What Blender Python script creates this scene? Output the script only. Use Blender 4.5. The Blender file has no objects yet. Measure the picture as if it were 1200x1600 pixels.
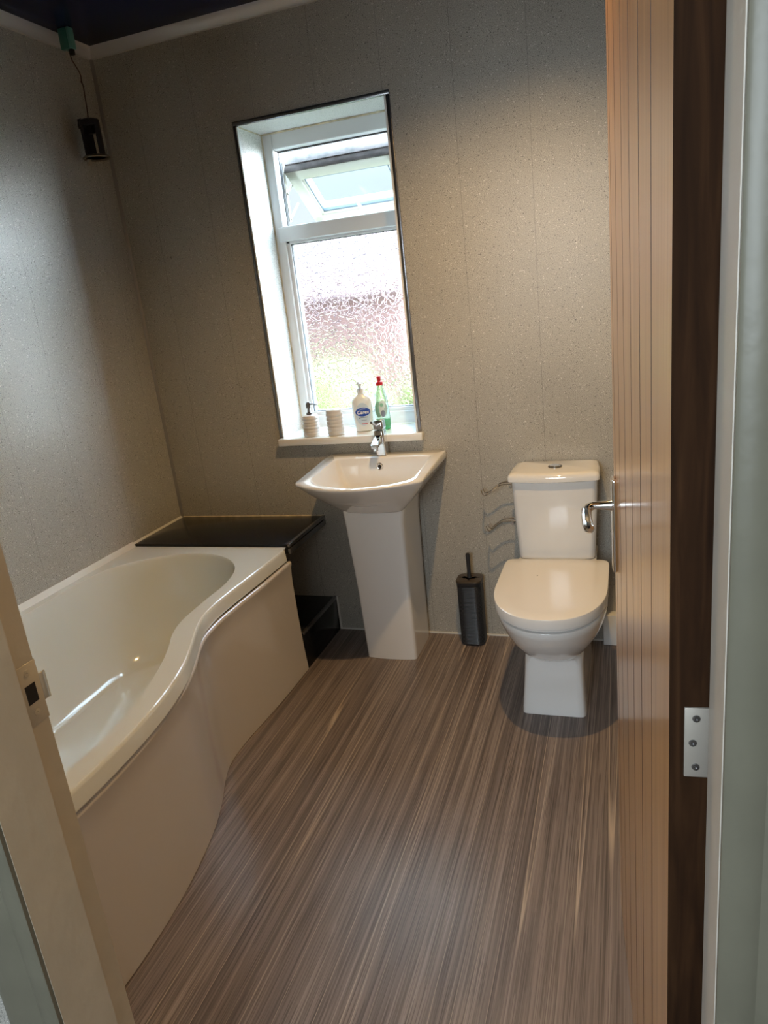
import bpy, bmesh, math, random
from math import sin, cos, pi, radians
from mathutils import Vector, Matrix
random.seed(7)
S = bpy.context.scene
C = S.collection

# ------------------------------------------------------------------ camera
YAW, PITCH, ROLL = 0.3454, -0.2928, 0.1142
cam_d = bpy.data.cameras.new('camera')
cam = bpy.data.objects.new('camera', cam_d); C.objects.link(cam)
Rz = Matrix.Rotation(YAW, 3, 'Z'); Rx = Matrix.Rotation(PITCH, 3, 'X'); Ry = Matrix.Rotation(ROLL, 3, 'Y')
M = Rz @ Rx @ Ry
rt, fw, up = M.col[0], M.col[1], M.col[2]
rot = Matrix((rt, up, -fw)).transposed().to_4x4()
cam.matrix_world = Matrix.Translation((2.011, -2.7701, 1.4507)) @ rot
cam_d.sensor_fit = 'VERTICAL'; cam_d.sensor_height = 36.0
cam_d.lens = 1121.4 / 1600 * 36.0
cam_d.clip_start = 0.01
S.camera = cam

# ------------------------------------------------------------------ light and exposure
S.view_settings.view_transform = 'Standard'
S.view_settings.look = 'None'
S.view_settings.exposure = 0.14
S.view_settings.gamma = 1.0
S.view_settings.use_curve_mapping = False
SKY_HORIZON, SKY_ZENITH, SKY_PATCH = 0.95, 21.0, 92.0
w = bpy.data.worlds.new('overcast_sky'); S.world = w; w.use_nodes = True
bg = w.node_tree.nodes['Background']
# overcast sky: the zenith is several times brighter than the horizon
wt = w.node_tree
tcw = wt.nodes.new('ShaderNodeTexCoord'); sw = wt.nodes.new('ShaderNodeSeparateXYZ'); wt.links.new(tcw.outputs['Generated'], sw.inputs[0])
rw = wt.nodes.new('ShaderNodeMapRange'); rw.interpolation_type = 'SMOOTHSTEP'
rw.inputs['From Min'].default_value = 0.13; rw.inputs['From Max'].default_value = 0.72
rw.inputs['To Min'].default_value = SKY_HORIZON; rw.inputs['To Max'].default_value = SKY_ZENITH
wt.links.new(sw.outputs[2], rw.inputs['Value'])
# the veiled sun makes one broad bright patch of cloud to the right of the window
dn = wt.nodes.new('ShaderNodeVectorMath'); dn.operation = 'DOT_PRODUCT'; dn.inputs[1].default_value = Vector((0.80, 0.50, 0.36)).normalized()
wt.links.new(tcw.outputs['Generated'], dn.inputs[0])
pr = wt.nodes.new('ShaderNodeMapRange'); pr.interpolation_type = 'SMOOTHSTEP'
pr.inputs['From Min'].default_value = 0.72; pr.inputs['From Max'].default_value = 0.98; pr.inputs['To Max'].default_value = SKY_PATCH
wt.links.new(dn.outputs['Value'], pr.inputs['Value'])
ad = wt.nodes.new('ShaderNodeMath'); ad.operation = 'ADD'; wt.links.new(rw.outputs[0], ad.inputs[0]); wt.links.new(pr.outputs[0], ad.inputs[1])
wt.links.new(ad.outputs[0], bg.inputs[1])
cw = wt.nodes.new('ShaderNodeMix'); cw.data_type = 'RGBA'; cw.inputs[6].default_value = (0.86, 0.95, 1.0, 1); cw.inputs[7].default_value = (0.60, 0.82, 1.0, 1)
mw = wt.nodes.new('ShaderNodeMapRange'); mw.inputs['From Max'].default_value = 0.5; wt.links.new(sw.outputs[2], mw.inputs['Value'])
wt.links.new(mw.outputs[0], cw.inputs[0]); wt.links.new(cw.outputs[2], bg.inputs[0])

def spot(name, loc, power, col, angle=150, blend=0.5, rad=0.03):
    l = bpy.data.lights.new(name, 'SPOT'); l.energy = power; l.color = col
    l.spot_size = radians(angle); l.spot_blend = blend; l.shadow_soft_size = rad
    o = bpy.data.objects.new(name, l); C.objects.link(o); o.location = loc
    return o
WARM = (1.0, 0.62, 0.25)
spot('downlight_lamp', (1.67, -0.95, 2.485), 72, WARM, 140, 0.75, 0.02)
al = bpy.data.lights.new('hall_window_light', 'AREA'); al.energy = 40; al.color = (0.80, 0.91, 1.0); al.shape = 'RECTANGLE'; al.size = 0.9; al.size_y = 1.1
ao = bpy.data.objects.new('hall_window_light', al); C.objects.link(ao); ao.location = (1.5, -4.15, 1.75); ao.rotation_euler = (radians(90), 0, 0)   # daylight from an unseen hall window behind the camera

# ------------------------------------------------------------------ materials
def nt(name):
    m = bpy.data.materials.new(name); m.use_nodes = True
    t = m.node_tree
    return m, t, t.nodes['Principled BSDF']
def rgba(c): return (c[0], c[1], c[2], 1.0)
def simple(name, col, rough=0.4, metal=0.0, coat=0.0, spec=0.5, bump=0.0, bscale=60, var=0.0, vscale=8):
    m, t, p = nt(name)
    p.inputs['Base Color'].default_value = rgba(col)
    p.inputs['Roughness'].default_value = rough; p.inputs['Metallic'].default_value = metal
    p.inputs['Coat Weight'].default_value = coat; p.inputs['Coat Roughness'].default_value = 0.08
    p.inputs['Specular IOR Level'].default_value = spec
    tc = t.nodes.new('ShaderNodeTexCoord')
    if bump:
        n = t.nodes.new('ShaderNodeTexNoise'); n.inputs['Scale'].default_value = bscale; n.inputs['Detail'].default_value = 3
        b = t.nodes.new('ShaderNodeBump'); b.inputs['Strength'].default_value = bump; b.inputs['Distance'].default_value = 0.002
        t.links.new(tc.outputs['Object'], n.inputs['Vector']); t.links.new(n.outputs['Fac'], b.inputs['Height'])
        t.links.new(b.outputs['Normal'], p.inputs['Normal'])
    if var:
        n = t.nodes.new('ShaderNodeTexNoise'); n.inputs['Scale'].default_value = vscale; n.inputs['Detail'].default_value = 4
        r = t.nodes.new('ShaderNodeValToRGB')
        r.color_ramp.elements[0].color = rgba([c * (1 - var) for c in col]); r.color_ramp.elements[0].position = 0.3
        r.color_ramp.elements[1].color = rgba([min(1, c * (1 + var)) for c in col]); r.color_ramp.elements[1].position = 0.7
        t.links.new(tc.outputs['Object'], n.inputs['Vector']); t.links.new(n.outputs['Fac'], r.inputs['Fac'])
        t.links.new(r.outputs['Color'], p.inputs['Base Color'])
    return m
def ramp(t, stops, interp='LINEAR'):
    r = t.nodes.new('ShaderNodeValToRGB'); cr = r.color_ramp; cr.interpolation = interp
    while len(cr.elements) < len(stops): cr.elements.new(0.5)
    for e, (p, c) in zip(cr.elements, stops): e.position = p; e.color = rgba(c)
    return r
def math_node(t, op, a=None, b=None):
    n = t.nodes.new('ShaderNodeMath'); n.operation = op
    for i, v in enumerate((a, b)):
        if v is None: continue
        if isinstance(v, (int, float)): n.inputs[i].default_value = v
        else: t.links.new(v, n.inputs[i])
    return n.outputs[0]
def mixc(t, fac, a, b):
    n = t.nodes.new('ShaderNodeMix'); n.data_type = 'RGBA'
    for i, v in ((0, fac), (6, a), (7, b)):
        if isinstance(v, (int, float)): n.inputs[i].default_value = v
        elif isinstance(v, tuple): n.inputs[i].default_value = rgba(v)
        else: t.links.new(v, n.inputs[i])
    return n.outputs[2]

def wall_panel(name, axis, offset, base=(0.42, 0.415, 0.385), seam=True, rough=0.33):
    """speckled composite shower panel with hairline joints"""
    m, t, p = nt(name)
    tc = t.nodes.new('ShaderNodeTexCoord')
    n1 = t.nodes.new('ShaderNodeTexNoise'); n1.inputs['Scale'].default_value = 480; n1.inputs['Detail'].default_value = 2
    t.links.new(tc.outputs['Object'], n1.inputs['Vector'])
    r1 = ramp(t, [(0.37, tuple(c * 0.45 for c in base)), (0.46, tuple(c * 0.92 for c in base)), (0.61, tuple(c * 1.32 for c in base))])
    t.links.new(n1.outputs['Fac'], r1.inputs['Fac'])
    v = t.nodes.new('ShaderNodeTexVoronoi'); v.inputs['Scale'].default_value = 430
    t.links.new(tc.outputs['Object'], v.inputs['Vector'])
    sx = t.nodes.new('ShaderNodeSeparateXYZ'); t.links.new(v.outputs['Color'], sx.inputs[0])
    spark = math_node(t, 'GREATER_THAN', sx.outputs[0], 0.987)
    col = mixc(t, spark, r1.outputs['Color'], (0.75, 0.74, 0.70))
    dark = math_node(t, 'LESS_THAN', sx.outputs[0], 0.018)
    col = mixc(t, dark, col, tuple(c * 0.3 for c in base))
    big = t.nodes.new('ShaderNodeTexNoise'); big.inputs['Scale'].default_value = 3.0; big.inputs['Detail'].default_value = 3
    t.links.new(tc.outputs['Object'], big.inputs['Vector'])
    rr = ramp(t, [(0.3, (0.93, 0.93, 0.93)), (0.7, (1.04, 1.04, 1.04))]); t.links.new(big.outputs['Fac'], rr.inputs['Fac'])
    mm = t.nodes.new('ShaderNodeMix'); mm.data_type = 'RGBA'; mm.blend_type = 'MULTIPLY'; mm.inputs[0].default_value = 1
    t.links.new(col, mm.inputs[6]); t.links.new(rr.outputs['Color'], mm.inputs[7]); col = mm.outputs[2]
    if seam:
        s2 = t.nodes.new('ShaderNodeSeparateXYZ'); t.links.new(tc.outputs['Object'], s2.inputs[0])
        a = math_node(t, 'ADD', s2.outputs[axis], offset)
        f = math_node(t, 'PINGPONG', a, 0.1283)
        ln = math_node(t, 'LESS_THAN', f, 0.0009)
        ln = math_node(t, 'MULTIPLY', ln, 0.55)
        col = mixc(t, ln, col, tuple(c * 0.35 for c in base))
    t.links.new(col, p.inputs['Base Color'])
    p.inputs['Roughness'].default_value = rough
    # glitter: single flakes are tilted against the sheet
    b = t.nodes.new('ShaderNodeBump'); b.inputs['Strength'].default_value = 0.12; b.inputs['Distance'].default_value = 0.001
    t.links.new(sx.outputs[1], b.inputs['Height']); t.links.new(b.outputs['Normal'], p.inputs['Normal'])
    return m

def floor_mat():
    m, t, p = nt('striped_vinyl')
    tc = t.nodes.new('ShaderNodeTexCoord')
    def streak(sx, sy, seed, det=4, rough=.6):
        mp = t.nodes.new('ShaderNodeMapping'); mp.inputs['Scale'].default_value = (sx, sy, 1); mp.inputs['Location'].default_value = (seed, seed * 1.7, 0)
        n = t.nodes.new('ShaderNodeTexNoise'); n.inputs['Scale'].default_value = 1; n.inputs['Detail'].default_value = det; n.inputs['Roughness'].default_value = rough
        t.links.new(tc.outputs['Object'], mp.inputs['Vector']); t.links.new(mp.outputs['Vector'], n.inputs['Vector'])
        return n.outputs['Fac']
    a = streak(120, 0.7, 3); b = streak(20, 0.25, 9, 2); c = streak(330, 3.5, 17, 2)
    r = ramp(t, [(0.28, (0.062, 0.050, 0.048)), (0.43, (0.150, 0.122, 0.112)), (0.56, (0.265, 0.219, 0.198)), (0.70, (0.45, 0.385, 0.34))])
    s = math_node(t, 'ADD', math_node(t, 'MULTIPLY', a, 0.6), math_node(t, 'MULTIPLY', b, 0.4))
    t.links.new(s, r.inputs['Fac'])
    col = mixc(t, math_node(t, 'MULTIPLY', math_node(t, 'GREATER_THAN', c, 0.56), 0.5), r.outputs['Color'], (0.055, 0.042, 0.04))
    # pale straight lines every few centimetres
    d = streak(24, 0.18, 31, 0, .3)
    l = ramp(t, [(0.488, (0, 0, 0)), (0.5, (1, 1, 1)), (0.512, (0, 0, 0))]); t.links.new(d, l.inputs['Fac'])
    col = mixc(t, math_node(t, 'MULTIPLY', l.outputs['Color'], 0.85), col, (0.55, 0.45, 0.36))
    t.links.new(col, p.inputs['Base Color'])
    p.inputs['Roughness'].default_value = 0.36
    bp = t.nodes.new('ShaderNodeBump'); bp.inputs['Strength'].default_value = 0.25; bp.inputs['Distance'].default_value = 0.0006
    t.links.new(c, bp.inputs['Height']); t.links.new(bp.outputs['Normal'], p.inputs['Normal'])
    return m

def wood(name, cols, sc=(40, 40, 1.5), rough=0.3, coat=0.3, spec=0.5):
    m, t, p = nt(name); p.inputs['Specular IOR Level'].default_value = spec
    tc = t.nodes.new('ShaderNodeTexCoord'); mp = t.nodes.new('ShaderNodeMapping'); mp.inputs['Scale'].default_value = sc
    n = t.nodes.new('ShaderNodeTexNoise'); n.inputs['Scale'].default_value = 1; n.inputs['Detail'].default_value = 6; n.inputs['Distortion'].default_value = 0.6
    t.links.new(tc.outputs['Object'], mp.inputs['Vector']); t.links.new(mp.outputs['Vector'], n.inputs['Vector'])
    r = ramp(t, [(0.3, cols[0]), (0.52, cols[1]), (0.75, cols[2])]); t.links.new(n.outputs['Fac'], r.inputs['Fac'])
    t.links.new(r.outputs['Color'], p.inputs['Base Color'])
    p.inputs['Roughness'].default_value = rough; p.inputs['Coat Weight'].default_value = coat; p.inputs['Coat Roughness'].default_value = 0.18
    b = t.nodes.new('ShaderNodeBump'); b.inputs['Strength'].default_value = 0.15; b.inputs['Distance'].default_value = 0.001
    t.links.new(n.outputs['Fac'], b.inputs['Height']); t.links.new(b.outputs['Normal'], p.inputs['Normal'])
    return m

def obscure_glass():
    """rolled leaf-pattern glass"""
    m, t, p = nt('leaf_pattern_glass')
    tc = t.nodes.new('ShaderNodeTexCoord')
    nz = t.nodes.new('ShaderNodeTexNoise'); nz.inputs['Scale'].default_value = 38; nz.inputs['Detail'].default_value = 1
    t.links.new(tc.outputs['Object'], nz.inputs['Vector'])
    vm = t.nodes.new('ShaderNodeVectorMath'); vm.operation = 'MULTIPLY_ADD'; vm.inputs[1].default_value = (0.035,) * 3
    t.links.new(nz.outputs['Color'], vm.inputs[0]); t.links.new(tc.outputs['Object'], vm.inputs[2])
    v = t.nodes.new('ShaderNodeTexVoronoi'); v.feature = 'DISTANCE_TO_EDGE'; v.inputs['Scale'].default_value = 44
    t.links.new(vm.outputs[0], v.inputs['Vector'])
    r = ramp(t, [(0.0, (0, 0, 0)), (0.06, (1, 1, 1))]); t.links.new(v.outputs['Distance'], r.inputs['Fac'])
    b = t.nodes.new('ShaderNodeBump'); b.inputs['Strength'].default_value = 0.35; b.inputs['Distance'].default_value = 0.002
    t.links.new(r.outputs['Color'], b.inputs['Height'])
    p.inputs['Base Color'].default_value = (1, 1, 1, 1)
    p.inputs['Transmission Weight'].default_value = 1; p.inputs['Roughness'].default_value = 0.14; p.inputs['IOR'].default_value = 1.2
    t.links.new(b.outputs['Normal'], p.inputs['Normal'])
    cl = mixc(t, r.outputs['Color'], (0.24, 0.26, 0.30), (0.90, 0.92, 0.92))
    t.links.new(cl, p.inputs['Base Color'])
    return m
def clear(name, col, rough=0.03, ior=1.45, tr=1.0):
    m, t, p = nt(name)
    p.inputs['Base Color'].default_value = rgba(col); p.inputs['Transmission Weight'].default_value = tr
    p.inputs['Roughness'].default_value = rough; p.inputs['IOR'].default_value = ior
    return m

m_wall_b = wall_panel('speckled_wall_panel_back', 0, -0.1633, base=(0.425, 0.41, 0.365))  # base yellower than the left wall: the lamp's warm light put into it
m_wall_l = wall_panel('speckled_wall_panel_left', 1, 0.10)
m_reveal = wall_panel('speckled_reveal_panel_lit', 0, 0, base=(0.70, 0.70, 0.68), seam=False)  # same panel as the walls, with the window light put into a paler base
m_floor = floor_mat()
m_ceil = simple('navy_gloss_ceiling', (0.009, 0.013, 0.038), 0.22, spec=0.07)
m_cove = simple('satin_grey_cove', (0.62, 0.61, 0.60), 0.25, metal=0.4)
m_bead = simple('dull_aluminium_bead', (0.30, 0.29, 0.27), 0.35, metal=0.6)
m_chrome = simple('chrome', (0.80, 0.80, 0.80), 0.08, metal=1)
m_darkchrome = simple('dark_polished_trim', (0.24, 0.24, 0.25), 0.25, metal=0.9)
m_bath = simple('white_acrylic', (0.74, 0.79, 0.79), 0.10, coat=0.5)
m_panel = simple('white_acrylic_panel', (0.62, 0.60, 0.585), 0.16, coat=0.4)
m_cer = simple('white_ceramic', (0.84, 0.84, 0.83), 0.07, coat=0.6)
m_seat = simple('white_toilet_plastic', (0.86, 0.85, 0.83), 0.13, coat=0.2)
m_black = simple('black_sparkle_laminate', (0.010, 0.012, 0.016), 0.2, coat=0.0, spec=0.22, var=0.5, vscale=400)
m_upvc = simple('white_upvc', (0.82, 0.84, 0.85), 0.22)
m_sashcream = simple('aged_cream_upvc', (0.50, 0.47, 0.40), 0.35)
m_sashseal = simple('blue_grey_glazing_seal', (0.10, 0.13, 0.17), 0.5)
m_gasket = simple('black_rubber_gasket', (0.02, 0.02, 0.022), 0.6)
m_dirty = simple('weathered_sash_edge', (0.085, 0.065, 0.062), 0.55, var=0.5, vscale=25)
m_sealant = simple('yellowed_sealant', (0.60, 0.53, 0.38), 0.5, var=0.3, vscale=30)
m_whiteseal = simple('white_sealant', (0.72, 0.72, 0.68), 0.35)
m_sill = simple('white_sill_board', (0.85, 0.86, 0.84), 0.25)
m_leaf = obscure_glass()
m_glass = clear('sash_glass', (0.92, 0.98, 0.97), 0.06, 1.3)
m_oak = wood('oak_veneer', ((0.48, 0.235, 0.085), (0.60, 0.32, 0.13), (0.70, 0.42, 0.19)), (60, 60, 2.0), 0.3, 0.45)
m_groove = simple('dark_groove_brown', (0.07, 0.028, 0.012), 0.6)  # darker brown for the sunk faces of the board grooves
m_walnut = wood('dark_stained_lipping', ((0.014, 0.006, 0.0025), (0.030, 0.013, 0.005), (0.055, 0.025, 0.010)), (60, 60, 5.0), 0.8, 0.0, 0.12)
m_cream = simple('aged_cream_gloss_paint', (0.50, 0.45, 0.35), 0.22, coat=0.4, bump=0.35, bscale=45, var=0.06, vscale=12)
m_archi = simple('grey_green_gloss_paint', (0.145, 0.140, 0.105), 0.4, coat=0.0, bump=0.4, bscale=35, var=0.07, vscale=14)
m_palejamb = simple('pale_gloss_paint', (0.56, 0.52, 0.46), 0.4, coat=0.0, bump=0.15, bscale=50, var=0.05, vscale=12)
m_hallwall = simple('hall_emulsion', (0.60, 0.57, 0.52), 0.8)
m_carpet = simple('hall_carpet', (0.22, 0.20, 0.19), 0.95, bump=0.6, bscale=300)
m_brush = simple('charcoal_plastic', (0.022, 0.024, 0.028), 0.38)
m_brushlid = simple('dark_brown_plastic_lid', (0.055, 0.042, 0.030), 0.35)
m_rib = simple('ribbed_cream_ceramic', (0.66, 0.64, 0.61), 0.32)
m_steel = simple('hinge_steel', (0.50, 0.47, 0.42), 0.45, metal=0.5)
m_teal = simple('teal_plastic', (0.030, 0.17, 0.15), 0.35)
m_teal2 = simple('pale_teal_plastic', (0.10, 0.30, 0.26), 0.4)
m_wire = simple('dark_wire', (0.05, 0.018, 0.014), 0.5)
m_lampblack = simple('black_heat_sink', (0.008, 0.007, 0.014), 0.4)
m_lampring = simple('tarnished_ring', (0.20, 0.18, 0.15), 0.3, metal=0.9)
m_soap = simple('milky_soap_bottle', (0.82, 0.87, 0.87), 0.2)
m_white = simple('white_plastic', (0.85, 0.86, 0.86), 0.25)
m_blue = simple('blue_label', (0.012, 0.07, 0.42), 0.35)
m_pale = simple('pale_blue_label', (0.60, 0.72, 0.80), 0.4)
m_ink = simple('grey_print', (0.22, 0.25, 0.32), 0.5)
m_pink = simple('pink_print', (0.62, 0.12, 0.16), 0.5)
m_text = simple('white_print', (0.9, 0.9, 0.9), 0.5)
m_red = simple('red_cap', (0.55, 0.012, 0.02), 0.3)
m_clearplastic = clear('clear_green_tinted_plastic', (0.80, 0.96, 0.88), 0.05, 1.2, 0.85)
m_green = clear('green_washing_liquid', (0.02, 0.62, 0.22), 0.1, 1.3, 0.5)
m_greenlabel = simple('green_label', (0.30, 0.62, 0.45), 0.4)
m_whitelabel = simple('pale_label', (0.72, 0.80, 0.76), 0.4)
m_hole = simple('dark_hole', (0.006, 0.005, 0.005), 0.8)

# ------------------------------------------------------------------ helpers
def new(): return bmesh.new()
def box(bm, a, b, bevel=0.0, seg=2):
    a, b = Vector(a), Vector(b)
    r = bmesh.ops.create_cube(bm, size=1.0)
    vs = r['verts']
    bmesh.ops.scale(bm, vec=Vector([abs(b[i] - a[i]) for i in range(3)]), verts=vs)
    bmesh.ops.translate(bm, vec=(a + b) / 2, verts=vs)
    if bevel:
        es = list({e for v in vs for e in v.link_edges})
        bmesh.ops.bevel(bm, geom=es, offset=bevel, segments=seg, affect='EDGES', profile=0.5)
def loft(bm, rings, cap0=True, cap1=True, close=False):
    vr = [[bm.verts.new(p) for p in ring] for ring in rings]
    n = len(vr[0]); pairs = list(zip(vr, vr[1:]))
    if close: pairs.append((vr[-1], vr[0]))
    for a, b in pairs:
        for i in range(n):
            bm.faces.new((a[i], a[(i + 1) % n], b[(i + 1) % n], b[i]))
    if not close:
        if cap0: bm.faces.new(list(reversed(vr[0])))
        if cap1: bm.faces.new(vr[-1])
    return vr
def prism(bm, pts, axis, lo, hi):
    """polygon pts (2D) extruded along axis"""
    def mk(p, h):
        if axis == 'z': return (p[0], p[1], h)
        if axis == 'x': return (h, p[0], p[1])
        return (p[0], h, p[1])
    loft(bm, [[mk(p, lo) for p in pts], [mk(p, hi) for p in pts]])
def lathe(bm, prof, c=(0, 0, 0), n=32, axis='z', sx=1.0, sy=1.0):
    rings = []
    for r, h in prof:
        ring = []
        for i in range(n):
            a = 2 * pi * i / n; u, v = r * cos(a) * sx, r * sin(a) * sy
            p = {'z': (u, v, h), 'y': (u, h, v), 'x': (h, u, v)}[axis]
            ring.append((p[0] + c[0], p[1] + c[1], p[2] + c[2]))
        rings.append(ring)
    loft(bm, rings)
def tube(bm, pts, r, n=10):
    pts = [Vector(p) for p in pts]; rings = []
    rr = r if isinstance(r, (list, tuple)) else [r] * len(pts)
    ref = None
    for i, p in enumerate(pts):
        d = (pts[min(i + 1, len(pts) - 1)] - pts[max(i - 1, 0)]).normalized()
        if ref is None: ref = d.orthogonal().normalized()
        ref = (ref - d * ref.dot(d)).normalized(); q = d.cross(ref)
        rings.append([p + (ref * cos(2 * pi * k / n) + q * sin(2 * pi * k / n)) * rr[i] for k in range(n)])
    loft(bm, rings)
def catmull(pts, k=6, closed=False):
    P = [Vector(p) for p in pts]; n = len(P); out = []
    rng = range(n) if closed else range(n - 1)
    for i in rng:
        if closed: a, b, c, d = P[(i - 1) % n], P[i], P[(i + 1) % n], P[(i + 2) % n]
        else: a, b, c, d = P[max(i - 1, 0)], P[i], P[i + 1], P[min(i + 2, n - 1)]
        for j in range(k):
            t = j / k
            out.append(0.5 * ((2 * b) + (c - a) * t + (2 * a - 5 * b + 4 * c - d) * t * t + (3 * b - a - 3 * c + d) * t ** 3))
    if not closed: out.append(P[-1])
    return out
def rrect(x0, x1, y0, y1, r, bulge=0.0, k=8, m=6, rb=None, inset_back=0.0):
    rb = r if rb is None else rb
    xc, hw = (x0 + x1) / 2, (x1 - x0) / 2; ym = (y0 + y1) / 2; pts = []
    cor = [(x1 - rb, y1 - rb, 0, rb), (x0 + rb, y1 - rb, pi / 2, rb), (x0 + r, y0 + r, pi, r), (x1 - r, y0 + r, 3 * pi / 2, r)]
    for i, (cx, cy, a0, rr) in enumerate(cor):
        arc = [(cx + rr * cos(a0 + pi / 2 * j / m), cy + rr * sin(a0 + pi / 2 * j / m)) for j in range(m + 1)]
        nx = cor[(i + 1) % 4]; b = (nx[0] + nx[3] * cos(nx[2]), nx[1] + nx[3] * sin(nx[2]))
        e = arc[-1]
        pts += arc + [(e[0] + (b[0] - e[0]) * j / k, e[1] + (b[1] - e[1]) * j / k) for j in range(1, k)]
    out = []
    for x, y in pts:
        if y < ym:
            wgt = ((ym - y) / (ym - y0)) ** 2
            y -= bulge * wgt * (1 - ((x - xc) / hw) ** 2)
        elif inset_back:
            x = xc + (x - xc) * (1 - inset_back * (y - ym) / (y1 - ym))
        out.append((x, y))
    return out
def dshape(xc, hw, ymid, yf, yb, pf=2.3, pb=10, n=64):
    out = []
    for i in range(n):
        a = 2 * pi * i / n; c, s = cos(a), sin(a)
        p = pb if s > 0 else pf
        x = xc + hw * math.copysign(abs(c) ** (2 / p), c)
        y = ymid + ((yb - ymid) if s > 0 else (ymid - yf)) * math.copysign(abs(s) ** (2 / p), s)
        out.append((x, y))
    return out
def at(pts, z): return [(p[0], p[1], z) for p in pts]

def wloc(o):
    v = Vector((0, 0, 0))
    while o is not None: v += o.location; o = o.parent
    return v
def obj(name, bm, mat, parent=None, local=False, sharp=32, smooth=True):
    bmesh.ops.recalc_face_normals(bm, faces=bm.faces[:])
    if parent is not None and not local:
        bmesh.ops.translate(bm, vec=-wloc(parent), verts=bm.verts[:])
    for f in bm.faces: f.smooth = smooth
    for e in bm.edges:
        if len(e.link_faces) != 2 or e.calc_face_angle(0) > radians(sharp): e.smooth = False
    me = bpy.data.meshes.new(name); bm.to_mesh(me); bm.free()
    for mm in (mat if isinstance(mat, (list, tuple)) else [mat]): me.materials.append(mm)
    o = bpy.data.objects.new(name, me); C.objects.link(o)
    if parent is not None: o.parent = parent
    return o
def thing(name, label, cat, loc=(0, 0, 0), group=None):
    o = bpy.data.objects.new(name, None); C.objects.link(o); o.location = loc; o.empty_display_size = 0.05
    o['label'] = label; o['category'] = cat
    if group: o['group'] = group
    return o
def struct(name, bm, mat, label=None, **k):
    o = obj(name, bm, mat, **k); o['kind'] = 'structure'
    if label: o['label'] = label
    return o
def text_mesh(name, body, size, mat, parent, matrix, extrude=0.0003, shear=0.0, offset=0.0):
    cu = bpy.data.curves.new(name, 'FONT'); cu.body = body; cu.size = size; cu.extrude = extrude
    cu.align_x = 'CENTER'; cu.align_y = 'CENTER'; cu.shear = shear; cu.offset = offset
    tmp = bpy.data.objects.new(name + '_tmp', cu); C.objects.link(tmp)
    bpy.context.view_layer.update()
    me = bpy.data.meshes.new_from_object(tmp); bpy.data.objects.remove(tmp)
    me.transform(Matrix.Translation(-wloc(parent)) @ matrix)
    me.materials.clear(); me.materials.append(mat)
    o = bpy.data.objects.new(name, me); C.objects.link(o); o.parent = parent
    return o

# ------------------------------------------------------------------ room shell
H = 2.50; XR = 2.42; YF = -2.135; YH = -2.24
WX0, WX1, WZ0, WZ1 = 0.593, 1.2024, 0.905, 2.129      # window opening
bm = new(); box(bm, (-0.1, YF - 0.12, -0.06), (XR + 0.1, 0.0, 0.0)); struct('floor', bm, m_floor, 'brown grey striped wood effect vinyl floor')
bm = new(); box(bm, (-0.1, YH, H), (XR + 0.1, 0.0, H + 0.08)); struct('ceiling', bm, m_ceil, 'dark navy gloss ceiling')
bm = new()
YO = 0.30
box(bm, (-0.1, 0, -0.06), (WX0, YO, H + 0.08)); box(bm, (WX1, 0, -0.06), (XR + 0.1, YO, H + 0.08))
box(bm, (WX0, 0, -0.06), (WX1, YO, WZ0 - 0.03)); box(bm, (WX0, 0, WZ1), (WX1, YO, H + 0.08))
struct('wall_back', bm, m_wall_b, 'speckled grey panelled wall with the window')
bm = new(); box(bm, (-0.1, YH, -0.06), (0, 0, H + 0.08)); struct('wall_left', bm, m_wall_l, 'speckled grey panelled wall beside the bath')
bm = new(); box(bm, (XR, YH, -0.06), (XR + 0.1, 0, H + 0.08)); struct('wall_right', bm, m_wall_l, 'speckled wall behind the open door')
JL, JR, JZ = 1.28, 2.0865, 2.05                          # door opening inside the lining
bm = new()
box(bm, (0, YH, 0), (JL - 0.03, YF, H)); box(bm, (JR + 0.03, YH, 0), (XR, YF, H)); box(bm, (JL - 0.03, YH, JZ + 0.03), (JR + 0.03, YF, H))
struct('wall_front', bm, m_wall_l, 'wall with the doorway')

# hall side
bm = new(); box(bm, (-0.3, -4.2, -0.06), (3.2, YF - 0.12, -0.001)); struct('floor_hall', bm, m_carpet)
bm = new(); box(bm, (-0.3, -4.2, 2.45), (3.2, YH, 2.53)); struct('ceiling_hall', bm, m_hallwall)
bm = new(); box(bm, (-0.4, -4.2, 0), (-0.3, YH, 2.45)); struct('wall_hall_left', bm, m_hallwall)
bm = new(); box(bm, (3.2, -4.2, 0), (3.3, YH, 2.45)); struct('wall_hall_right', bm, m_hallwall)
bm = new(); box(bm, (-0.3, -4.3, 0), (3.2, -4.2, 2.45)); struct('wall_hall_back', bm, m_hallwall)
bm = new(); box(bm, (-0.4, YH - 0.001, 0), (-0.1, YH + 0.1, 2.5)); box(bm, (XR + 0.1, YH - 0.001, 0), (3.3, YH + 0.1, 2.5)); struct('wall_hall_front', bm, m_hallwall)

# coving, corner bead, window edge trims
bm = new()
cove = [(-0.0, H), (-0.030, H), (-0.027, H - 0.008), (-0.018, H - 0.020), (-0.010, H - 0.028), (-0.007, H - 0.036), (0.0, H - 0.038)]
prism(bm, cove, 'x', 0.0, XR); struct('trim_1', bm, m_cove, 'satin grey coving strip above the window wall')
bm = new(); prism(bm, [(-y, z) for y, z in cove], 'y', YF, 0.0); struct('trim_2', bm, m_cove, 'satin grey coving strip above the bath wall')
bm = new(); prism(bm, [(0, 0), (0.011, 0), (0.007, -0.004), (0.004, -0.007), (0, -0.009)], 'z', 0.552, H - 0.03); struct('trim_3', bm, m_bead, 'metallic bead in the corner beside the window wall')
t = 0.013
bm = new(); box(bm, (WX0 - t, -0.006, WZ1 - 0.002), (WX1 + t, 0.02, WZ1 + t), 0.002); struct('trim_4', bm, m_darkchrome, 'dark edge strip over the window opening')
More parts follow.
